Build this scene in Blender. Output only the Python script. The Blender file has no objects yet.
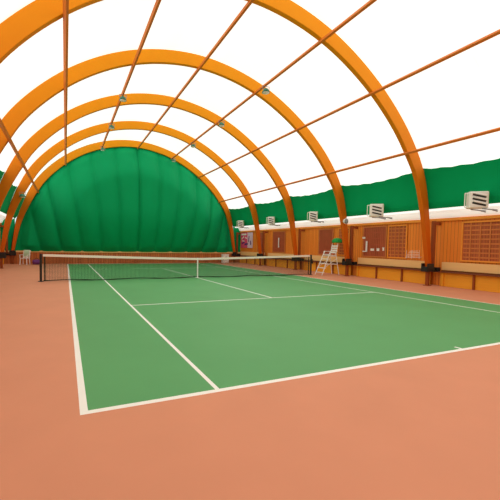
import bpy, bmesh, math, random
from mathutils import Vector, Matrix
random.seed(7)
scene = bpy.context.scene
C = scene.collection

# ------------------------------------------------------------------ materials
def new_mat(name):
    m = bpy.data.materials.new(name); m.use_nodes = True
    nt = m.node_tree; return m, nt, nt.nodes['Principled BSDF']

def solid(name, col, rough=.6, spec=.3, metal=0, noise=.0, scale=3.0, bump=0.0, detail=4, stretch=(1,1,1)):
    m, nt, b = new_mat(name)
    b.inputs['Roughness'].default_value = rough
    b.inputs['Specular IOR Level'].default_value = spec
    b.inputs['Metallic'].default_value = metal
    tc = nt.nodes.new('ShaderNodeTexCoord'); mp = nt.nodes.new('ShaderNodeMapping')
    mp.inputs['Scale'].default_value = stretch
    n = nt.nodes.new('ShaderNodeTexNoise'); n.inputs['Scale'].default_value = scale; n.inputs['Detail'].default_value = detail
    nt.links.new(tc.outputs['Object'], mp.inputs['Vector']); nt.links.new(mp.outputs[0], n.inputs['Vector'])
    mx = nt.nodes.new('ShaderNodeMix'); mx.data_type = 'RGBA'
    mx.inputs[6].default_value = (*[c*(1-noise) for c in col], 1)
    mx.inputs[7].default_value = (*[min(1, c*(1+noise)) for c in col], 1)
    nt.links.new(n.outputs['Fac'], mx.inputs[0]); nt.links.new(mx.outputs[2], b.inputs['Base Color'])
    if bump:
        bp = nt.nodes.new('ShaderNodeBump'); bp.inputs['Strength'].default_value = bump; bp.inputs['Distance'].default_value = .01
        nt.links.new(n.outputs['Fac'], bp.inputs['Height']); nt.links.new(bp.outputs[0], b.inputs['Normal'])
    return m

def boards(name, c1, c2, width=.14, axis='Y', rough=.55, gap=(.12,.03,.01)):
    """vertical (axis Y: boards counted along Y) timber boards with dark joints"""
    m, nt, b = new_mat(name)
    b.inputs['Roughness'].default_value = rough; b.inputs['Specular IOR Level'].default_value = .3
    tc = nt.nodes.new('ShaderNodeTexCoord'); sp = nt.nodes.new('ShaderNodeSeparateXYZ')
    nt.links.new(tc.outputs['Object'], sp.inputs[0])
    dv = nt.nodes.new('ShaderNodeMath'); dv.operation = 'DIVIDE'; dv.inputs[1].default_value = width
    nt.links.new(sp.outputs[axis], dv.inputs[0])
    fl = nt.nodes.new('ShaderNodeMath'); fl.operation = 'FLOOR'; nt.links.new(dv.outputs[0], fl.inputs[0])
    wn = nt.nodes.new('ShaderNodeTexWhiteNoise'); wn.noise_dimensions = '1D'; nt.links.new(fl.outputs[0], wn.inputs['W'])
    fr = nt.nodes.new('ShaderNodeMath'); fr.operation = 'FRACT'; nt.links.new(dv.outputs[0], fr.inputs[0])
    lt = nt.nodes.new('ShaderNodeMath'); lt.operation = 'LESS_THAN'; lt.inputs[1].default_value = .09; nt.links.new(fr.outputs[0], lt.inputs[0])
    mp = nt.nodes.new('ShaderNodeMapping')
    mp.inputs['Scale'].default_value = (14, 14, 1.2) if axis != 'Z' else (14, 1.2, 14)
    n = nt.nodes.new('ShaderNodeTexNoise'); n.inputs['Scale'].default_value = 1.0; n.inputs['Detail'].default_value = 5
    nt.links.new(tc.outputs['Object'], mp.inputs[0]); nt.links.new(mp.outputs[0], n.inputs['Vector'])
    ad = nt.nodes.new('ShaderNodeMath'); ad.operation = 'ADD'; nt.links.new(wn.outputs[0], ad.inputs[0]); nt.links.new(n.outputs['Fac'], ad.inputs[1])
    hf = nt.nodes.new('ShaderNodeMath'); hf.operation = 'MULTIPLY'; hf.inputs[1].default_value = .5; nt.links.new(ad.outputs[0], hf.inputs[0])
    mx = nt.nodes.new('ShaderNodeMix'); mx.data_type = 'RGBA'; mx.inputs[6].default_value = (*c1, 1); mx.inputs[7].default_value = (*c2, 1)
    nt.links.new(hf.outputs[0], mx.inputs[0])
    m2 = nt.nodes.new('ShaderNodeMix'); m2.data_type = 'RGBA'; m2.inputs[7].default_value = (*gap, 1)
    nt.links.new(mx.outputs[2], m2.inputs[6]); nt.links.new(lt.outputs[0], m2.inputs[0])
    nt.links.new(m2.outputs[2], b.inputs['Base Color'])
    return m

def membrane_mat():
    m, nt, b = new_mat('white_membrane')
    b.inputs['Base Color'].default_value = (.72, .72, .73, 1); b.inputs['Roughness'].default_value = .8
    b.inputs['Specular IOR Level'].default_value = .1
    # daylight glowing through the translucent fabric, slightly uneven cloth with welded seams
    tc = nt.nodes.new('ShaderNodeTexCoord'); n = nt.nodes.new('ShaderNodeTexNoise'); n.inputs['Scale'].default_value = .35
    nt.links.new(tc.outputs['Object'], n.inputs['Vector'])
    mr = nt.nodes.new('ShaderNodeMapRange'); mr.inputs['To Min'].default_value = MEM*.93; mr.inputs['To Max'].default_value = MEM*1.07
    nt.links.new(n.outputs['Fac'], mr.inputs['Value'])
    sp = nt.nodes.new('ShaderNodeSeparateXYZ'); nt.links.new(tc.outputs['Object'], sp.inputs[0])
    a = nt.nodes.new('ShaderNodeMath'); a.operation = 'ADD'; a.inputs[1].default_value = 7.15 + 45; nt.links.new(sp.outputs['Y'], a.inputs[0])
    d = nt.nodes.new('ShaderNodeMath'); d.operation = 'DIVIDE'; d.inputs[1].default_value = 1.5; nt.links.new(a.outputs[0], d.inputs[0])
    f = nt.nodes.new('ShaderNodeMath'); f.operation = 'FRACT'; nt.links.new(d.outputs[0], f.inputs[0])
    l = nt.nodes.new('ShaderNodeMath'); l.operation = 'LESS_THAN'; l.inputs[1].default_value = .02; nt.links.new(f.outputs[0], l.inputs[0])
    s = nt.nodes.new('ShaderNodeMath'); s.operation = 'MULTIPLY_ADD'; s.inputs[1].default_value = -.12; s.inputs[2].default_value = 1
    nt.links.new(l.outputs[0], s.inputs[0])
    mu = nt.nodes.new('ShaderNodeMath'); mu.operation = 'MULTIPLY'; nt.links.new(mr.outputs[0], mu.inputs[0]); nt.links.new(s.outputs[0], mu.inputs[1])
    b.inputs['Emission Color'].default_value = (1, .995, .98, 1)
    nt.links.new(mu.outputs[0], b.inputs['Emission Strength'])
    return m

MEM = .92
M = {}
M['clay'] = solid('terracotta_court_surround', (.71, .30, .172), .6, .2, noise=.07, scale=1.3, detail=8)
M['green'] = solid('green_acrylic_court', (.104, .385, .135), .55, .28, noise=.09, scale=.9, detail=8)
M['line'] = solid('white_court_paint', (.97, .99, .93), .6, .2)
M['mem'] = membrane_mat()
M['curtain'] = solid('green_curtain_fabric', (.0, .40, .14), .75, .1, noise=.06, scale=1.5)
M['endcurtain'] = solid('green_end_fabric', (.0, .36, .125), .7, .12, noise=.07, scale=1.2)
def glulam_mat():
    # varnished laminated timber, weaker light towards the foot painted in as darker, redder colour
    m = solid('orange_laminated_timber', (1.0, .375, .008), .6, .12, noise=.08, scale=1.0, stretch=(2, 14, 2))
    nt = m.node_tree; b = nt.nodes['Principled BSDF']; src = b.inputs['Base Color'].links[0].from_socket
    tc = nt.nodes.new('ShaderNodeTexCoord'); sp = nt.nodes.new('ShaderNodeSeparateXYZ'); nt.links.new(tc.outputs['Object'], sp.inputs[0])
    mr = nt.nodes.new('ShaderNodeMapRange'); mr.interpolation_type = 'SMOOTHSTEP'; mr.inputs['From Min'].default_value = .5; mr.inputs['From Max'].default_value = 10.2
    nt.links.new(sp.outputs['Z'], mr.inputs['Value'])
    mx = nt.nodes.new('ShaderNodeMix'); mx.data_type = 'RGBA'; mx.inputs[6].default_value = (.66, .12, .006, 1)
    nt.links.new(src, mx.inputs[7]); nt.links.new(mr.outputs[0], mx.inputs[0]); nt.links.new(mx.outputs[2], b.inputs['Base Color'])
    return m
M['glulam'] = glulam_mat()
M['purlin'] = solid('brown_purlin_timber', (.74, .22, .03), .6, .2, noise=.1)
M['board'] = boards('orange_wall_boards', (.85, .23, .025), (1.0, .34, .04), gap=(.40,.09,.015))
M['redboard'] = boards('dark_red_board', (.44, .10, .03), (.56, .15, .05), .10)
M['slat'] = solid('brown_lattice_slat', (.66, .22, .06), .6, .2, noise=.15)
M['redslat'] = solid('red_lattice_slat', (.52, .13, .06), .6, .2, noise=.15)
M['post'] = solid('dark_wall_post', (.33, .08, .02), .6, .2, noise=.15)
M['rail'] = solid('amber_rail_wood', (.95, .33, .04), .5, .3, noise=.1)
M['pale'] = solid('pale_bench_wood', (1.0, .60, .25), .5, .3, noise=.08, stretch=(4, .5, 8))
M['amber'] = solid('amber_skirt_wood', (1.0, .42, .03), .55, .3, noise=.12, stretch=(4, .5, 8))
M['dark'] = solid('dark_brown_wood', (.20, .06, .02), .6, .3)
M['black'] = solid('black_painted_steel', (.015, .014, .015), .4, .5)
M['netblack'] = solid('black_net_cord', (.02, .035, .02), .7, .2)
M['white'] = solid('white_painted_metal', (.97, .98, .95), .4, .4)
M['whitefab'] = solid('white_padded_fabric', (.95, .93, .87), .8, .1, noise=.05, scale=4)
M['skirt'] = solid('white_skirt_added_glow', (.92, .90, .84), .8, .1, noise=.05, scale=4)
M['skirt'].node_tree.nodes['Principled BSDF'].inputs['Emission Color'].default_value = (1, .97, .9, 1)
M['skirt'].node_tree.nodes['Principled BSDF'].inputs['Emission Strength'].default_value = .42   # glow added to brighten the strip, standing in for daylight through it
M['cream'] = solid('cream_net_tape', (1.0, .95, .86), .7, .1)
M['grey'] = solid('grey_metal', (.30, .31, .33), .4, .5, .6)
M['lampgreen'] = solid('green_lamp_housing', (.05, .22, .14), .5, .4)
M['canopy'] = solid('bright_green_canopy', (.02, .38, .08), .7, .2)
M['pink'] = solid('pink_banner_print', (.75, .10, .22), .6, .2, noise=.25, scale=5)
M['lilac'] = solid('lilac_banner_print', (.80, .62, .78), .6, .2, noise=.2, scale=6)
M['purple'] = solid('purple_fabric', (.16, .05, .22), .7, .2)
M['plastic'] = solid('white_plastic', (.97, .98, .95), .4, .5)
M['towel'] = solid('pale_green_towel', (.55, .80, .58), .9, .05, noise=.1, scale=20)
M['paper'] = solid('white_paper', (.92, .88, .80), .8, .1)

# ------------------------------------------------------------------ mesh helpers
def box(bm, x0, x1, y0, y1, z0, z1, mat=None):
    vs = [bm.verts.new(p) for p in ((x0,y0,z0),(x1,y0,z0),(x1,y1,z0),(x0,y1,z0),(x0,y0,z1),(x1,y0,z1),(x1,y1,z1),(x0,y1,z1))]
    for f in ((0,3,2,1),(4,5,6,7),(0,1,5,4),(1,2,6,5),(2,3,7,6),(3,0,4,7)):
        fc = bm.faces.new([vs[i] for i in f])
        if mat is not None: fc.material_index = mat
    return vs

def bar(bm, a, b, w, h=None, n=4, up=(0,0,1)):
    """prism between points a, b; n sides, or w x h rectangle when n == 4"""
    a = Vector(a); b = Vector(b); d = (b-a).normalized(); u = Vector(up)
    if abs(d.dot(u)) > .99: u = Vector((1,0,0))
    s = d.cross(u).normalized(); t = s.cross(d).normalized(); h = w if h is None else h
    if n == 4: off = [s*w/2*i + t*h/2*j for i, j in ((-1,-1),(1,-1),(1,1),(-1,1))]
    else: off = [s*math.cos(2*math.pi*k/n)*w/2 + t*math.sin(2*math.pi*k/n)*w/2 for k in range(n)]
    A = [bm.verts.new(a+o) for o in off]; B = [bm.verts.new(b+o) for o in off]
    k = len(off)
    for i in range(k): bm.faces.new((A[i], A[(i+1)%k], B[(i+1)%k], B[i]))
    bm.faces.new(A[::-1]); bm.faces.new(B)

def lathe(bm, prof, n=20, c=(0,0,0)):
    rings = [[bm.verts.new((c[0]+r*math.cos(2*math.pi*k/n), c[1]+r*math.sin(2*math.pi*k/n), c[2]+z)) for k in range(n)] for r, z in prof]
    for a, b in zip(rings, rings[1:]):
        for k in range(n): bm.faces.new((a[k], a[(k+1)%n], b[(k+1)%n], b[k]))
    bm.faces.new(rings[0][::-1]); bm.faces.new(rings[-1])

def obj(name, bm, mats, parent=None, bevel=0, smooth=False):
    bmesh.ops.recalc_face_normals(bm, faces=bm.faces)
    me = bpy.data.meshes.new(name); bm.to_mesh(me); bm.free()
    for m in (mats if isinstance(mats, (list, tuple)) else [mats]): me.materials.append(m)
    if smooth:
        for p in me.polygons: p.use_smooth = True
    o = bpy.data.objects.new(name, me); C.objects.link(o)
    if parent: o.parent = parent
    if bevel:
        b = o.modifiers.new('bevel', 'BEVEL'); b.width = bevel; b.segments = 2; b.limit_method = 'ANGLE'
    return o

def thing(name, label, cat, loc=(0,0,0), rot=(0,0,0), group=None):
    o = bpy.data.objects.new(name, None); C.objects.link(o); o.location = loc; o.rotation_euler = rot
    return tag(o, label, cat, group)
def tag(o, label, cat, group=None):
    o['label'] = label; o['category'] = cat
    if group: o['group'] = group
    return o
def struct(name, bm, m, **k):
    o = obj(name, bm, m, **k); o['kind'] = 'structure'; return o
def copy_thing(root, loc, label, rotz=None):
    r = root.copy(); C.objects.link(r); r.location = loc; r['label'] = label
    if rotz is not None: r.rotation_euler.z = rotz
    def rec(src, dst):
        for ch in [o for o in KIDS if o.parent == src]:
            c = ch.copy(); C.objects.link(c); c.parent = dst; rec(ch, c)
    global KIDS
    KIDS = list(bpy.data.objects)
    rec(root, r)
    return r

# ------------------------------------------------------------------ hall dimensions
Y_RIBS = [24.35 - 4.5*k for k in range(8)]          # end wall first, towards the camera
Y_END, Y_BACK = 24.5, -7.3
XW_R, XW_L = 14.15, -4.15                           # timber side walls
# outer outline of the arches (x, z), right foot over the crown to the left foot
OUT = [(13.62,.80),(13.50,1.6),(13.30,3.07),(12.90,4.58),(12.05,5.91),(10.92,7.06),(9.63,8.01),(8.19,8.76),(6.63,9.24),
       (5.0,9.43),(3.36,9.28),(1.79,8.82),(.34,8.06),(-.92,7.06),(-1.97,5.85),(-2.69,4.44),(-3.18,3.0),(-3.42,1.6),(-3.52,.80)]
def catmull(P, sub=6):
    r = []
    for i in range(len(P)-1):
        p0 = Vector(P[max(i-1,0)]); p1 = Vector(P[i]); p2 = Vector(P[i+1]); p3 = Vector(P[min(i+2,len(P)-1)])
        for k in range(sub):
            t = k/sub
            r.append(.5*((2*p1)+(-p0+p2)*t+(2*p0-5*p1+4*p2-p3)*t*t+(-p0+3*p1-3*p2+p3)*t**3))
    r.append(Vector(P[-1])); return r
ARC = catmull(OUT)
def normals(A):
    r = []
    for i in range(len(A)):
        d = (A[min(i+1,len(A)-1)]-A[max(i-1,0)]).normalized(); r.append(Vector((d.y, -d.x)))  # outward for right->left travel
    return r
NRM = normals(ARC)
def depth(z): return .17 + .14*min(1, max(0, (z-.8)/2.0)) + .19*min(1, max(0, (z-2.8)/2.6))
def offset_arc(d): return [p + n*d for p, n in zip(ARC, NRM)]
def arc_x(z, side):                                  # membrane x at a height
    A = offset_arc(.05); half = A[:len(A)//2] if side > 0 else A[len(A)//2:][::-1]
    for a, b in zip(half, half[1:]):
        if a.y <= z <= b.y: return a.x + (b.x-a.x)*(z-a.y)/(b.y-a.y)
    return half[0].x if z < half[0].y else half[-1].x

# ------------------------------------------------------------------ floor with painted court
def cuts(vals): return sorted(set(vals))
xs = cuts([-4.3,-.0, .07, 1.345,1.395, 5.46,5.51, 9.575,9.625, 10.92,10.97, 14.2])
ys = cuts([-7.3, 0,.07,.17, 5.46,5.51, 18.26,18.31, 23.57,23.67,23.77, 24.6])
bm = bmesh.new()
V = {(i,j): bm.verts.new((x,y,0)) for i,x in enumerate(xs) for j,y in enumerate(ys)}
def court_mat(x, y):
    if not (0 <= x <= 10.97 and 0 <= y <= 23.77): return 0
    if y < .07 or y > 23.67 or x < .07 or x > 10.92: return 2
    if 1.345 < x < 1.395 or 9.575 < x < 9.625: return 2
    if 1.345 < x < 9.625 and (5.46 < y < 5.51 or 18.26 < y < 18.31): return 2
    if 5.46 < x < 5.51 and (5.46 < y < 18.31 or y < .17 or y > 23.57): return 2
    return 1
for i in range(len(xs)-1):
    for j in range(len(ys)-1):
        f = bm.faces.new((V[i,j],V[i+1,j],V[i+1,j+1],V[i,j+1]))
        f.material_index = court_mat((xs[i]+xs[i+1])/2, (ys[j]+ys[j+1])/2)
struct('floor', bm, [M['clay'], M['green'], M['line']])

# ------------------------------------------------------------------ membrane roof (one skin over all the arches)
bm = bmesh.new()
A = offset_arc(.06)
A = [p for p in A if p.y > 3.12]
A = [Vector((13.62,3.05))] + A + [Vector((-3.45,3.05))]
NY = 64
rows = []
for j in range(NY+1):
    y = Y_BACK + (Y_END+.02-Y_BACK)*j/NY
    rows.append([bm.verts.new((p.x, y, p.y)) for p in A])
for a, b in zip(rows, rows[1:]):
    for k in range(len(A)-1): bm.faces.new((a[k], a[k+1], b[k+1], b[k]))
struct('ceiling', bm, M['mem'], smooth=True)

# ------------------------------------------------------------------ side walls
ORD = ['first','second','third','fourth','fifth','sixth','seventh']
for side, xw, nm in ((1, XW_R, 'right'), (-1, XW_L, 'left')):
    bm = bmesh.new()
    box(bm, min(xw, xw+.1*side), max(xw, xw+.1*side), Y_BACK, Y_END, 0, 2.74)
    struct('wall_'+nm, bm, M['board'])
    bm = bmesh.new()
    a, b = sorted((xw-.07*side, xw)); box(bm, a, b, Y_BACK, Y_END, 2.66, 2.78)
    struct('trim_'+('1' if side > 0 else '2'), bm, M['rail'], bevel=.01)
    # white padded strip closing the gap between the timber wall and the roof skin
    bm = bmesh.new()
    prof = [(xw, 2.78), (xw-.10*side, 2.82), (xw-.16*side, 2.95), (xw-.22*side, 3.05), (xw-.36*side, 3.14), (xw-.5*side, 3.17), (xw-.56*side, 3.22), (xw-.3*side, 3.35), (xw, 3.30)]
    n = 120; rows = []
    for j in range(n+1):
        y = Y_BACK + (Y_END-Y_BACK)*j/n; w = .025*math.sin(y*1.7)+.02*math.sin(y*4.1)
        rows.append([bm.verts.new((x, y, z+w*(.2 if 0 in (i,) else 1)*(0 if i == 0 else 1))) for i, (x, z) in enumerate(prof)])
    for a, b in zip(rows, rows[1:]):
        for k in range(len(prof)): bm.faces.new((a[k], a[(k+1)%len(prof)], b[(k+1)%len(prof)], b[k]))
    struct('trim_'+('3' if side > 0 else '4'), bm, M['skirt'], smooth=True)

# green side curtains, one hung in each bay
for side in (1, -1):
    for k in range(7):
        y1, y0 = Y_RIBS[k], Y_RIBS[k+1]
        bm = bmesh.new(); nu, nv = 24, 10; g = []
        for i in range(nu+1):
            u = i/nu; y = y0+(y1-y0)*u
            top = 4.70 - .17*math.sin(math.pi*u)**.8 + .015*math.sin(u*40)
            bot = 3.12
            col = []
            for j in range(nv+1):
                z = bot+(top-bot)*j/nv
                x = arc_x(z, side) - side*(.012 + .012*math.sin(u*26+j*.3))
                if z < 3.2: x = arc_x(3.2, side) + side*.08
                col.append(bm.verts.new((x, y, z)))
            g.append(col)
        for a, b in zip(g, g[1:]):
            for j in range(nv): bm.faces.new((a[j], b[j], b[j+1], a[j+1]))
        o = obj('side_curtain', bm, M['curtain'], smooth=True)
        w = 'right' if side > 0 else 'left'
        where = 'beside the end wall' if k == 0 else f'in the {ORD[k]} bay from the end wall'
        tag(o, f'green curtain above the {w} wall, {where}', 'curtain', f'green curtains above the {w} wall')

# ------------------------------------------------------------------ end wall: padded green fabric over a low timber wall
XC = 5.25
bm = bmesh.new()
Aout = offset_arc(.05)
def top_z(s):
    """where the leaning column s meets the roof outline"""
    lo, hi = .9, 9.6
    def inside(z):
        x = XC + s*(1+.035*z)
        zz = None
        for a, b in zip(Aout, Aout[1:]):
            if (a.x-x)*(b.x-x) <= 0 and a.x != b.x:
                c = a.y+(b.y-a.y)*(x-a.x)/(b.x-a.x); zz = c if zz is None else max(zz, c)
        if zz is None: return False
        return z <= zz
    if not inside(lo): return lo+.01
    for _ in range(30):
        m = (lo+hi)/2
        if inside(m): lo = m
        else: hi = m
    return lo
def rim_dist(x, z):
    return min((Vector((x, z))-q).length for q in Aout)
S0, S1, DS, nv = -8.6, 8.3, .08, 44
cols = []; ns = int(round((S1-S0)/DS))
for i in range(ns+1):
    s = S0+DS*i; zt = top_z(s)
    puff = abs(math.sin(math.pi*(s+.2)/1.3))**.5; env = max(0, 1-(s/8.7)**2)**.8
    col = []
    for j in range(nv+1):
        z = .88+(zt-.88)*j/nv; x = XC+s*(1+.035*z)
        d = rim_dist(x, z); t1 = min(1, max(0, (d-.50)/.5)); t2 = min(1, max(0, (d-.6)/2.4)); t2 = t2*t2*(3-2*t2)
        low = min(1, max(0, (z-.88)/.4))
        belly = math.sin(math.pi/2*min(1, (z-.88)/3.2))
        col.append(bm.verts.new((x, Y_END-.05-.38*puff*t1*(.3+.7*low)-1.0*t2*belly, z)))
    cols.append(col)
for a, b in zip(cols, cols[1:]):
    for j in range(nv): bm.faces.new((a[j], b[j], b[j+1], a[j+1]))
struct('wall_back', bm, M['endcurtain'], smooth=True)
bm = bmesh.new(); box(bm, XW_L, XW_R, Y_END-.06, Y_END+.06, 0, .90)
struct('wall_end_base', bm, boards('end_wall_boards', (.48,.12,.03), (.72,.24,.07), .18, 'X'))
bm = bmesh.new(); box(bm, XW_L, XW_R, Y_END-.12, Y_END-.06, .80, .92)
struct('trim_5', bm, M['pale'], bevel=.01)
for x0, x1, n_ in ((13.45, XW_R, 'wall_corner_right'), (XW_L, -3.3, 'wall_corner_left')):
    bm = bmesh.new(); box(bm, x0, x1, Y_END-.05, Y_END+.05, .9, 3.3)
    struct(n_, bm, M['endcurtain'])
# rear wall, behind the camera
bm = bmesh.new()
p = [v for v in offset_arc(.06)]
f = bm.faces.new([bm.verts.new((XW_R, Y_BACK, 0)), bm.verts.new((XW_R, Y_BACK, 3.2))] + [bm.verts.new((v.x, Y_BACK, v.y)) for v in p if v.y > 3.2] + [bm.verts.new((XW_L, Y_BACK, 3.2)), bm.verts.new((XW_L, Y_BACK, 0))])
bmesh.ops.triangulate(bm, faces=[f])
struct('wall_front', bm, M['whitefab'])

# ------------------------------------------------------------------ arched ribs
def beam_bm():
    bm = bmesh.new(); rows = []
    hw = .09
    for p, n in zip(ARC, NRM):
        q = p - n*depth(p.y)
        rows.append([bm.verts.new(v) for v in ((p.x,-hw,p.y),(q.x,-hw,q.y),(q.x,hw,q.y),(p.x,hw,p.y))])
    for a, b in zip(rows, rows[1:]):
        for k in range(4): bm.faces.new((a[k], a[(k+1)%4], b[(k+1)%4], b[k]))
    bm.faces.new(rows[0]); bm.faces.new(rows[-1][::-1])
    return bm
rib0 = None
for k in range(7):
    y = Y_RIBS[k]
    near = ['orange laminated timber arch against the green end curtain', 'orange laminated timber arch, second from the green end wall',
            'orange laminated timber arch, third from the green end wall', 'orange laminated timber arch whose right foot stands nearest the umpire chair',
            'large orange timber arch standing on the right between umpire chair and nearest heater',
            'orange timber arch over the near baseline', 'orange timber arch behind the near baseline'][k]
    if rib0 is None:
        rib0 = thing('arch_rib', near, 'arch', (0,y,0), group='timber arches over the court')
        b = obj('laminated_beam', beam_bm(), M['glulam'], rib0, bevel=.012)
        for s, xf, xw in ((1, 13.48, XW_R), (-1, -3.42, XW_L)):
            bm = bmesh.new()
            x0, x1 = xf-.20*s, xw-.14*s
            a, c = sorted((x0, x1)); box(bm, a, c, -.07, .07, .60, .70)
            a, c = sorted((xf-.19*s, xf+.2*s)); box(bm, a, c, -.145, -.115, .58, .92); box(bm, a, c, .115, .145, .58, .92)
            box(bm, a, c, -.14, .14, .58, .78)
            a, c = sorted((xw-.3*s, xw-.12*s)); box(bm, a, c, -.18, .18, .57, .76)
            obj('steel_shoe', bm, M['black'], rib0, bevel=.006)
            bm = bmesh.new(); a, c = sorted((xf-.03*s, xf+.09*s)); box(bm, a, c, -.06, .06, .0, .6)
            a, c = sorted((xf-.08*s, xf+.14*s)); box(bm, a, c, -.11, .11, 0, .025)
            obj('leg', bm, M['post'], rib0, bevel=.005)
            bm = bmesh.new(); a, c = sorted((xw-.44*s, xw-.32*s)); box(bm, a, c, -.06, .06, .76, 2.66)
            a, c = sorted((xw-.32*s, xw-.005*s)); box(bm, a, c, -.04, .04, 2.5, 2.62)
            obj('wall_post', bm, M['post'], rib0, bevel=.006)
    else:
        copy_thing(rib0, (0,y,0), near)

# ------------------------------------------------------------------ longitudinal purlins
PL = [('lowest on the right side', 12.42, 5.33), ('second up on the right side', 10.46, 7.32), ('third up on the right side', 8.15, 8.75),
      ('along the crown', 5.02, 8.88), ('third up on the left side', 2.32, 8.40), ('second up on the left side', -.08, 7.5), ('lowest on the left side', -1.80, 4.93)]
def seat_on_arch(x, z):
    'the spot against the inner edge of the arches, in line with (x, z) as seen along the hall'
    e = Vector((-.11, 1.55)); d = (Vector((x, z))-e).normalized(); best = None
    I = [p-n*(depth(p.y)+.06) for p, n in zip(ARC, NRM)]
    for i in range(len(I)-1):
        for t in range(20):
            q = I[i].lerp(I[i+1], t/20)
            if q.y < 3: continue
            a = (q-e).normalized().dot(d)
            if best is None or a > best[0]: best = (a, q, NRM[i])
    return best[1], best[2]
PURLIN = {}
for lab, x, z in PL:
    bm = bmesh.new()
    q, nn = seat_on_arch(x, z); x, z = q.x, q.y; n = Vector((nn.x, 0, nn.y)); PURLIN[lab] = q
    bar(bm, (x, Y_BACK+.1, z), (x, Y_END-.22, z), .08, .11, up=n)
    o = obj('purlin', bm, M['purlin']); tag(o, f'thin brown roof beam running lengthwise, {lab} of the vault' if 'crown' not in lab else 'thin brown roof beam running lengthwise along the crown of the vault', 'beam', 'lengthwise roof beams')

# ------------------------------------------------------------------ lamps on the purlins
def make_lamp(label, loc, rotz):
    t = thing('floodlight', label, 'lamp', loc, (0,0,rotz), 'small floodlights under the roof')
    bm = bmesh.new(); lathe(bm, [(.05,.02),(.09,0),(.15,-.10),(.17,-.16)], 16); o = obj('lamp_shade', bm, M['lampgreen'], t, smooth=True)
    bm = bmesh.new(); lathe(bm, [(.15,-.161),(.12,-.185),(.05,-.2)], 16); obj('lens', bm, M['plastic'], t, smooth=True)
    bm = bmesh.new(); bar(bm, (-.16,0,-.02), (-.16,0,.10), .02); bar(bm, (.16,0,-.02), (.16,0,.10), .02); bar(bm, (-.17,0,.10), (.17,0,.10), .02, .02)
    bar(bm, (-.17,0,-.02),(.17,0,-.02),.02)
    obj('bracket', bm, M['grey'], t); return t
lamps = [((2.33, 13.5, 8.36), 'small green floodlight on the left roof beam, nearest of its three'),
         ((2.33, 17.8, 8.36), 'small green floodlight on the left roof beam, middle of its three'),
         ((2.33, 23.0, 8.36), 'small green floodlight on the left roof beam beside the end arch'),
         ((8.20, 9.8, 8.32), 'small floodlight on the right roof beam, nearest of its four'),
         ((8.20, 14.4, 8.32), 'small floodlight on the right roof beam, second of its four'),
         ((8.20, 19.0, 8.32), 'small floodlight on the right roof beam, third of its four'),
         ((8.20, 23.6, 8.32), 'small floodlight on the right roof beam beside the end arch'),
         ((-2.34, 19.6, 4.25), 'small green floodlight low on the left side of the vault')]
L0 = None
for loc, lab in lamps:
    q = PURLIN['third up on the left side'] if abs(loc[0]-2.33) < .01 else PURLIN['third up on the right side'] if abs(loc[0]-8.2) < .01 else None
    if q is not None: loc = (q.x, loc[1], q.y-.175)
    if L0 is None: L0 = make_lamp(lab, loc, 0)
    else: copy_thing(L0, loc, lab)

# ------------------------------------------------------------------ lattice shutters, benches (right wall bays)
def lattice(xw, s, y0, y1, z0, z1, kind, label, grp):
    yc = (y0+y1)/2; w = (y1-y0)/2
    t = thing('lattice_shutter', label, 'shutter', (xw-.002*s, yc, z0), group=grp)
    X = lambda d: sorted((-s*d[0], -s*d[1]))
    H = z1-z0
    bm = bmesh.new(); a, c = X((0, .02)); box(bm, a, c, -w, w, 0, H); obj('backing_board', bm, M['redboard'], t)
    bm = bmesh.new(); mt = M['slat'] if kind == 'grid' else M['redslat']
    a, c = X((.02, .035))
    nz = 9 if kind == 'grid' else 5
    ny = 5 if kind == 'grid' else 13
    for i in range(1, nz): z = H*i/nz; box(bm, a, c, -w, w, z-.028, z+.028)
    a, c = X((.035, .05))
    for i in range(1, ny): y = -w+2*w*i/ny; hw = .02 if kind == 'grid' else .026; box(bm, a, c, y-hw, y+hw, 0, H)
    obj('lattice', bm, mt, t)
    bm = bmesh.new(); a, c = X((.0, .06))
    box(bm, a, c, -w, -w+.06, 0, H); box(bm, a, c, w-.06, w, 0, H); box(bm, a, c, -w+.06, w-.06, 0, .06); box(bm, a, c, -w+.06, w-.06, H-.06, H)
    obj('frame', bm, M['rail'] if kind == 'grid' else M['slat'], t, bevel=.005)
    return t

def bench(xw, s, y0, y1, label, grp):
    yc = (y0+y1)/2; w = (y1-y0)/2 - .21
    t = thing('bench', label, 'bench', (xw-.002*s, yc, 0), group=grp)
    X = lambda a, b: sorted((-s*a, -s*b))
    bm = bmesh.new(); a, c = X(.08, .11); box(bm, a, c, -w, w, .66, .985); obj('backrest', bm, M['pale'], t, bevel=.008)
    bm = bmesh.new(); a, c = X(0, .34); box(bm, a, c, -w, w, .565, .60); obj('seat', bm, M['dark'], t, bevel=.006)
    bm = bmesh.new(); a, c = X(0, .11); box(bm, a, c, -w, w, .60, .64); obj('rear_ledge', bm, M['dark'], t)
    bm = bmesh.new(); a, c = X(.15, .18); box(bm, a, c, -w, w, 0, .565); obj('front_board', bm, M['amber'], t, bevel=.005)
    for f in (-.93, -.35, .35, .93):
        bm = bmesh.new(); a, c = X(.185, .25); box(bm, a, c, w*f-.035, w*f+.035, 0, .565)
        obj('leg', bm, M['amber' if abs(f) > .5 else 'post'], t, bevel=.005)
    for f in (-.62, 0, .62):
        bm = bmesh.new(); a, c = X(.0, .08); box(bm, a, c, w*f-.03, w*f+.03, .64, .95); obj('back_support', bm, M['dark'], t)
    return t

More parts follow.
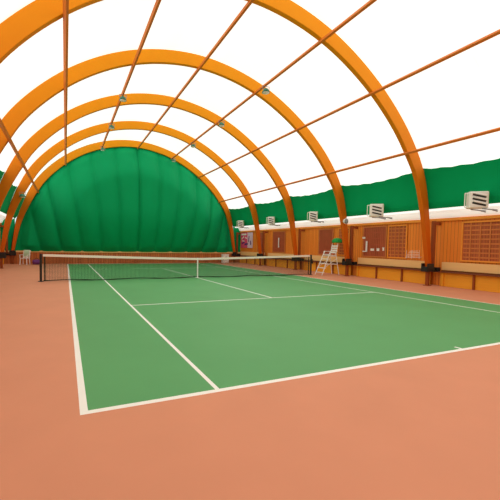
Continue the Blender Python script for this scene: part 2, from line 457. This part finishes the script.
bay_name = {0:'next to the end wall', 1:'in the second bay from the end wall', 2:'in the third bay from the end wall', 3:'in the bay just beyond the umpire chair',
            4:'in the bay just nearer than the umpire chair', 5:'in the bay nearest the camera', 6:'in the bay behind the near baseline'}
bay_name[3] = 'in the bay between umpire chair and nearest arch'; bay_name[2] = 'in the bay just beyond the umpire chair'
bay_name.update({2: 'in the bay with the umpire chair', 3: 'in the bay just nearer than the umpire chair', 4: 'in the bay nearer than the nearest full arch', 5: 'beside the near baseline'})

for s, xw, w in ((1, XW_R, 'right'), (-1, XW_L, 'left')):
    for k in range(6):
        yn = Y_RIBS[k+1]; yf = Y_RIBS[k]
        bench(xw, s, yn, yf, f'timber bench, {w} wall, {bay_name[k]}', f'benches along the {w} wall')
        if s > 0 or k < 4:
            lay = {0: [('slat', .5, 1.5)], 1: [('slat', 2.1, 3.75)], 2: [('slat', 1.75, 3.05), ('grid', .5, 1.4)],
                   3: [('slat', 2.58, 4.06), ('grid', 1.48, 2.53)], 4: [('grid', 1.9, 3.6)], 5: []}[k]
            for kind, a0, a1 in lay:
                lab = 'brown grid lattice' if kind == 'grid' else 'dark red slatted'
                lattice(xw, s, yn+a0, yn+a1, 1.04, 2.60, kind, f'{lab} shutter, {w} wall, {bay_name[k]}', f'shutters on the {w} wall')

# ------------------------------------------------------------------ unit heaters on the white ledge
def make_heater(label, loc, rotz):
    t = thing('wall_heater', label, 'heater', loc, (0,0,rotz), 'white unit heaters above the right wall')
    # faces -X, body .66 wide (Y) .58 high
    bm = bmesh.new(); box(bm, -.10, .26, -.31, .31, .08, .70); obj('casing', bm, M['white'], t, bevel=.04)
    bm = bmesh.new(); box(bm, -.112, -.10, -.27, .27, .12, .66); obj('front_panel', bm, M['plastic'], t, bevel=.01)
    for i in range(3):
        z = .17+.15*i
        bm = bmesh.new(); bar(bm, (-.118, .21, z+.11), (-.118, -.21, z), .062, .014, up=(1,0,0)); obj('vent_slot', bm, M['black'], t)
        bm = bmesh.new(); bar(bm, (-.135, .21, z+.16), (-.135, -.21, z+.05), .02, .05, up=(1,0,0)); obj('louvre', bm, M['white'], t)
    bm = bmesh.new()
    y = .42
    bar(bm, (.0, y, .12), (.0, y, .64), .035, n=8)
    for z in (.12, .64): bar(bm, (.0, y, z), (.0, .29, z), .035, n=8)
    obj('side_handle', bm, M['white'], t)
    for y in (-.2, .2):
        bm = bmesh.new(); bar(bm, (-.05,y,.05), (.86 if y > 0 else .84,y,.05), .04); bar(bm, (.3,y,.06), (.86,y,-.0), .03); o = obj('bracket', bm, M['grey'], t); o.rotation_euler.z = -rotz
    return t
heaters = [(4.56, 'white louvred heater nearest the camera, above the right wall'), (9.05, 'white louvred heater between the nearest full arch and the umpire chair'),
           (13.71, 'white louvred heater mounted just left of the umpire chair'), (18.4, 'white louvred heater, second from the end wall'), (23.2, 'white louvred heater above the pink banner')]
H0 = None
for y, lab in heaters:
    loc = (12.85, -3.29+(y+3.29)*.952, 2.86)
    if H0 is None: H0 = make_heater(lab, loc, math.radians(48)); H0.scale = (.93,.93,.93)
    else:
        h = copy_thing(H0, loc, lab, rotz=math.radians(48))
        if y > 13: h.scale = (.78,.78,.86); h.location.z += .06

# small loudspeaker on the arch next to the umpire chair
t = thing('loudspeaker', 'small round white loudspeaker on the arch next to the umpire chair', 'speaker', (13.02, 10.66, 2.85))
bm = bmesh.new(); lathe(bm, [(.05,.0),(.10,.03),(.14,.14),(.15,.17)], 18); o = obj('horn', bm, M['plastic'], t, smooth=True); o.rotation_euler = (math.radians(90),0,0)
bm = bmesh.new(); lathe(bm, [(.12,.171),(.08,.18)], 18); o = obj('speaker_grille', bm, M['grey'], t); o.rotation_euler = (math.radians(90),0,0)

# ------------------------------------------------------------------ tennis net
YN = 11.885
xl, xr = -.914, 11.884
def net_top(x):
    u = (x-5.485)/6.4; return .914 + (1.07-.914)*min(1, abs(u))**1.15 + .0
net = thing('tennis_net', 'black tennis net with cream top tape stretched across the court', 'net', (5.485, YN, 0))
bm = bmesh.new()
n = 230
for i in range(n+1):
    x = xl+(xr-xl)*i/n; zt = net_top(x)-.03
    bar(bm, (x-5.485, 0, .05), (x-5.485, 0, zt), .008)
m = 20
for j in range(m):
    f = j/m
    for q in range(32):
        xa = xl+(xr-xl)*q/32; xb = xl+(xr-xl)*(q+1)/32
        za = .05+(net_top(xa)-.08)*f; zb = .05+(net_top(xb)-.08)*f
        bar(bm, (xa-5.485,0,za), (xb-5.485,0,zb), .008)
obj('mesh_cords', bm, M['netblack'], net)
bm = bmesh.new()
for q in range(40):
    xa = xl+(xr-xl)*q/40; xb = xl+(xr-xl)*(q+1)/40
    bar(bm, (xa-5.485,0,net_top(xa)-.045), (xb-5.485,0,net_top(xb)-.045), .022, .095)
obj('top_tape', bm, M['cream'], net)
for xa, xb in ((xl-.04, xl), (xr, xr+.045)):
    bm = bmesh.new(); bar(bm, (xa-5.485,0,net_top(xa)-.03), (xb-5.485,0,net_top(xb)-.03), .015, n=8); obj('tension_cable', bm, M['black'], net)
bm = bmesh.new()
for q in range(40):
    xa = xl+(xr-xl)*q/40; xb = xl+(xr-xl)*(q+1)/40; sa = .03+.02*math.sin(q*.7); sb = .03+.02*math.sin((q+1)*.7)
    bar(bm, (xa-5.485,0,sa), (xb-5.485,0,sb), .03, .035)
obj('bottom_band', bm, M['netblack'], net)
for x in (xl+.06, xr-.06):
    bm = bmesh.new(); bar(bm, (x-5.485,0,.03), (x-5.485,0,1.03), .05, .012, up=(0,1,0)); obj('side_band', bm, M['netblack'], net)
bm = bmesh.new(); bar(bm, (0,-.004,.0), (0,-.004,.925), .05, .035, up=(0,1,0)); box(bm, -.06,.06,-.03,.03,0,.02); obj('centre_strap', bm, M['plastic'], net)
for x, lab, s in ((xl-.08, 'black net post at the left end of the net', 1), (xr+.09, 'black net post at the right end of the net', -1)):
    t = thing('net_post', lab, 'post', (x, YN, 0), group='posts holding the net')
    bm = bmesh.new(); lathe(bm, [(.045,0),(.045,1.06),(.035,1.09)], 16); obj('pole', bm, M['black'], t)
    bm = bmesh.new(); lathe(bm, [(.11,0),(.11,.015),(.06,.03)], 16); obj('base_plate', bm, M['black'], t)
    bm = bmesh.new(); box(bm, -.035,.035,-.10,-.045,.62,.86); bar(bm, (0,-.10,.72),(0,-.17,.72),.02); bar(bm, (0,-.16,.72),(.0,-.16,.60),.02); obj('winch', bm, M['black'], t, bevel=.004)

# ------------------------------------------------------------------ umpire chair
t = thing('umpire_chair', 'tall white umpire chair with ladder steps and green canopy beside the net', 'umpire chair', (13.05, 11.75, 0)); t.scale = (.9,.9,.9)
def leg(a, b, w=.045):
    bm = bmesh.new(); bar(bm, a, b, w, n=8); return obj('leg', bm, M['white'], t)
for y in (-.32, .30):
    leg((-.75, y, 0), (-.10, y*.8, 1.45)); leg((.55, y, 0), (.30, y*.8, 1.38))
for i in range(5):
    f = (i+.6)/5.4; x = -.75+.65*f; z = 1.45*f
    bm = bmesh.new(); box(bm, x-.03, x+.14, -.29, .27, z-.02, z+.015); obj('step', bm, M['white'], t, bevel=.005)
bm = bmesh.new()
for y in (-.31,.29): bar(bm, (-.5,y*.95,.65), (.43,y*.95,.65), .03, n=8); bar(bm, (-.62,y,.42),(.40,y*.85,1.0),.025,n=8)
bar(bm, (.44,-.30,.65),(.44,.28,.65),.03,n=8)
obj('side_brace', bm, M['white'], t)
bm = bmesh.new()
for i in range(5): box(bm, -.14+.1*i, -.06+.1*i, -.27, .25, 1.16, 1.19)
box(bm, -.14,.34,-.27,-.24,1.12,1.16); box(bm, -.14,.34,.22,.25,1.12,1.16)
obj('seat', bm, M['white'], t)
bm = bmesh.new()
for i in range(4): bar(bm, (.36+.03*i, -.27, 1.36+.13*i), (.36+.03*i, .25, 1.36+.13*i), .02, .08)
for y in (-.25,.23): bar(bm, (.32,y,1.15),(.46,y,1.90),.035,n=8)
obj('backrest', bm, M['white'], t)
bm = bmesh.new()
for y in (-.29,.27): bar(bm, (-.16,y,1.42),(.38,y,1.42),.04,.03); bar(bm, (-.14,y,1.18),(-.14,y,1.42),.03)
obj('armrest', bm, M['white'], t)
bm = bmesh.new(); bar(bm, (.42,0,1.2),(.62,0,2.22),.03,n=8); obj('canopy_pole', bm, M['grey'], t)
bm = bmesh.new(); lathe(bm, [(.30,-.22),(.31,-.17),(.30,-.05),(.18,.04),(.03,.08)], 12, (.62,0,2.17)); obj('canopy', bm, M['canopy'], t, smooth=True)

# ------------------------------------------------------------------ things on the right wall
def on_wall(name, label, cat, y, z): return thing(name, label, cat, (XW_R-.07, y, z))
t = on_wall('banner', 'pink and lilac printed banner on the right wall near the end curtain', 'banner', 23.22, 1.32)
t.location.x = XW_R-.02
bm = bmesh.new(); box(bm, -.05,-.03,-.2,1.0,0,1.30); obj('pink_panel', bm, M['pink'], t)
bm = bmesh.new(); box(bm, -.05,-.03,-1.1,-.2,0,1.30); obj('lilac_panel', bm, M['lilac'], t)
bm = bmesh.new()
box(bm, -.056,-.05,.0,.92,1.08,1.22)
for (y0,z0,y1,z1,w) in ((.85,.75,.45,.95,.10),(.3,.55,.75,.62,.08),(.2,.9,-.1,.8,.1)): bar(bm, (-.055,y0,z0),(-.055,y1,z1),.01,w,up=(0,0,1))
obj('white_lettering', bm, M['paper'], t)
bm = bmesh.new()
for (y0,z0,y1,z1,w) in ((.8,.35,.3,.5,.14),(.3,.28,-.3,.34,.16),(-.4,.5,-.5,1.0,.12),(-.8,.25,-.75,.6,.14)): bar(bm, (-.055,y0,z0),(-.055,y1,z1),.012,w,up=(0,0,1))
obj('purple_lettering', bm, M['purple'], t)

def tube(label, y, z0, z1, foot):
    t = on_wall('wall_tube', label, 'tube', y, z0)
    bm = bmesh.new(); box(bm, -.05,-.01,-.045,.045,0,z1-z0); obj('tube', bm, M['plastic'], t, bevel=.01)
    bm = bmesh.new(); box(bm, -.01,.07,-.03,.03,.06,.12); box(bm, -.01,.07,-.03,.03,z1-z0-.12,z1-z0-.06); obj('clip', bm, M['grey'], t)
    if foot:
        bm = bmesh.new(); box(bm, -.05,-.01,.045,.24,0,.05); obj('arm', bm, M['plastic'], t, bevel=.008)
TY = {}
tube('white upright wall tube with a short arm, between the nearest arches', 10.1, 1.30, 1.86, True)
tube('white upright wall tube beyond the umpire chair', 18.2, 1.40, 2.12, False)
for y, z, w_, h_, lab in ((9.75,1.36,.22,.12,'small pale paper notice nearest the white wall tube'), (9.4,1.36,.16,.14,'small pale paper notice, second beside the white wall tube'),
                    (9.08,1.38,.10,.17,'narrow pale paper notice farthest right of the white wall tube'), (10.32,1.98,.18,.09,'small white paper notice left of the white wall tube')):
    t = on_wall('paper_notice', lab, 'notice', y, z); t['group'] = 'paper notices beside the white wall tube'
    bm = bmesh.new(); box(bm, -.004,.004,-w_/2,w_/2,0,h_); obj('sheet', bm, M['paper'], t)
    bm = bmesh.new(); box(bm, -.012,-.004,-.012,.012,h_-.03,h_-.01); obj('pin', bm, M['grey'], t)
t = on_wall('wire_rack', 'pale wire rack on the right wall just beyond the nearest full arch', 'rack', 7.45, 1.05)
bm = bmesh.new()
for i in range(5):
    bar(bm, (-.12, -.42+.03*i, .08+.07*i), (-.12, .32-.05*i, .06+.07*i), .018, n=6)
for y in (-.36, 0, .26): bar(bm, (-.12,y,.02),(-.12,y,.40),.014,n=6); bar(bm, (-.12,y,.1),(.07,y,.1),.014,n=6)
obj('wires', bm, M['cream'], t)

# ------------------------------------------------------------------ small furniture at the far corners
t = thing('storage_box', 'white storage box at the foot of the end arch on the right', 'box', (12.45, 23.95, 0))
bm = bmesh.new(); box(bm, -.27,.27,-.2,.2,.0,.68); obj('body', bm, M['plastic'], t, bevel=.02)
bm = bmesh.new(); box(bm, -.29,.29,-.22,.22,.68,.74); obj('lid', bm, M['plastic'], t, bevel=.02)
bm = bmesh.new(); box(bm, -.08,.08,-.23,-.2,.5,.54); obj('handle', bm, M['grey'], t)

t = thing('plastic_chair', 'white plastic chair with a pale green towel in the far left corner', 'chair', (-2.6, 23.3, 0), (0,0,math.radians(160)))
bm = bmesh.new(); box(bm, -.23,.23,-.22,.22,.42,.45); obj('seat', bm, M['plastic'], t, bevel=.02)
bm = bmesh.new()
for i in range(5): bar(bm, (-.2+.1*i,-.21,.45),(-.2+.1*i,-.29,.92),.06,.015,up=(0,1,0))
bar(bm, (-.24,-.295,.92),(.24,-.295,.92),.03,.08); obj('backrest', bm, M['plastic'], t, bevel=.006)
for x in (-.2,.2):
    for y in (-.19,.19):
        bm = bmesh.new(); bar(bm, (x*1.12,y*1.15,0),(x,y,.42),.045); obj('leg', bm, M['plastic'], t)
    bm = bmesh.new(); bar(bm, (x*1.2,-.25,.66),(x*1.2,.2,.66),.05,.025); bar(bm, (x*1.2,.18,.66),(x*1.1,.19,.43),.035); obj('armrest', bm, M['plastic'], t)
tw = bmesh.new(); g = []
for i in range(9):
    x = -.17+.34*i/8; g.append([tw.verts.new((x+.01*math.sin(j), yy+.008*math.sin(i*1.7), zz)) for j, (yy, zz) in enumerate(((-.335,.55),(-.345,.8),(-.34,.965),(-.295,.985),(-.255,.96),(-.235,.8),(-.21,.55)))])
for a, b in zip(g, g[1:]):
    for j in range(6): tw.faces.new((a[j],b[j],b[j+1],a[j+1]))
o = obj('towel', tw, M['towel'], None, smooth=True); o.location = (-2.6,23.3,0); o.rotation_euler = (0,0,math.radians(160))
s_ = o.modifiers.new('s','SOLIDIFY'); s_.thickness = .012
tag(o, 'pale green towel draped over the back of the plastic chair', 'towel')
t['label'] = 'white plastic armchair with a towel over its back in the far left corner'
t = thing('sports_bag', 'dark purple sports bag on the floor beside the plastic chair', 'bag', (-1.9, 23.35, 0))
bm = bmesh.new(); lathe(bm, [(.08,-.26),(.15,-.24),(.17,-.12),(.17,.12),(.15,.24),(.08,.26)], 18); o = obj('body', bm, M['purple'], t, smooth=True)
o.rotation_euler = (0,math.radians(90),0); o.location = (0,0,.17)
bm = bmesh.new()
for y in (-.06,.06):
    pts = [(-.12,y,.30),(-.08,y,.42),(.08,y,.42),(.12,y,.30)]
    for a, b in zip(pts, pts[1:]): bar(bm, a, b, .022)
obj('handle', bm, M['black'], t)

# ------------------------------------------------------------------ camera, world, render look
cam = bpy.data.cameras.new('camera'); co = bpy.data.objects.new('camera', cam); C.objects.link(co)
P = [-0.11348477, -3.29132710, 1.54591368, 0.41514275, -0.04707266, 0.01613347, 349.09481907, -30.82122547, 11.15375848]
yaw, pit, ro = P[3:6]
f = Vector((math.sin(yaw)*math.cos(pit), math.cos(yaw)*math.cos(pit), math.sin(pit))); r = Vector((math.cos(yaw), -math.sin(yaw), 0)); u = r.cross(f)
r2 = math.cos(ro)*r+math.sin(ro)*u; u2 = -math.sin(ro)*r+math.cos(ro)*u
mw = Matrix((( r2.x, u2.x, -f.x, P[0]), (r2.y, u2.y, -f.y, P[1]), (r2.z, u2.z, -f.z, P[2]), (0,0,0,1)))
co.matrix_world = mw
cam.sensor_width = 36; cam.lens = P[6]/500*36; cam.shift_x = -P[7]/500; cam.shift_y = P[8]/500; cam.clip_start = .05
scene.camera = co

w = bpy.data.worlds.new('world'); scene.world = w; w.use_nodes = True
w.node_tree.nodes['Background'].inputs[0].default_value = (.9,.95,1,1); w.node_tree.nodes['Background'].inputs[1].default_value = 1.0
scene.view_settings.view_transform = 'Standard'
scene.view_settings.look = 'None'
scene.view_settings.exposure = 0.0
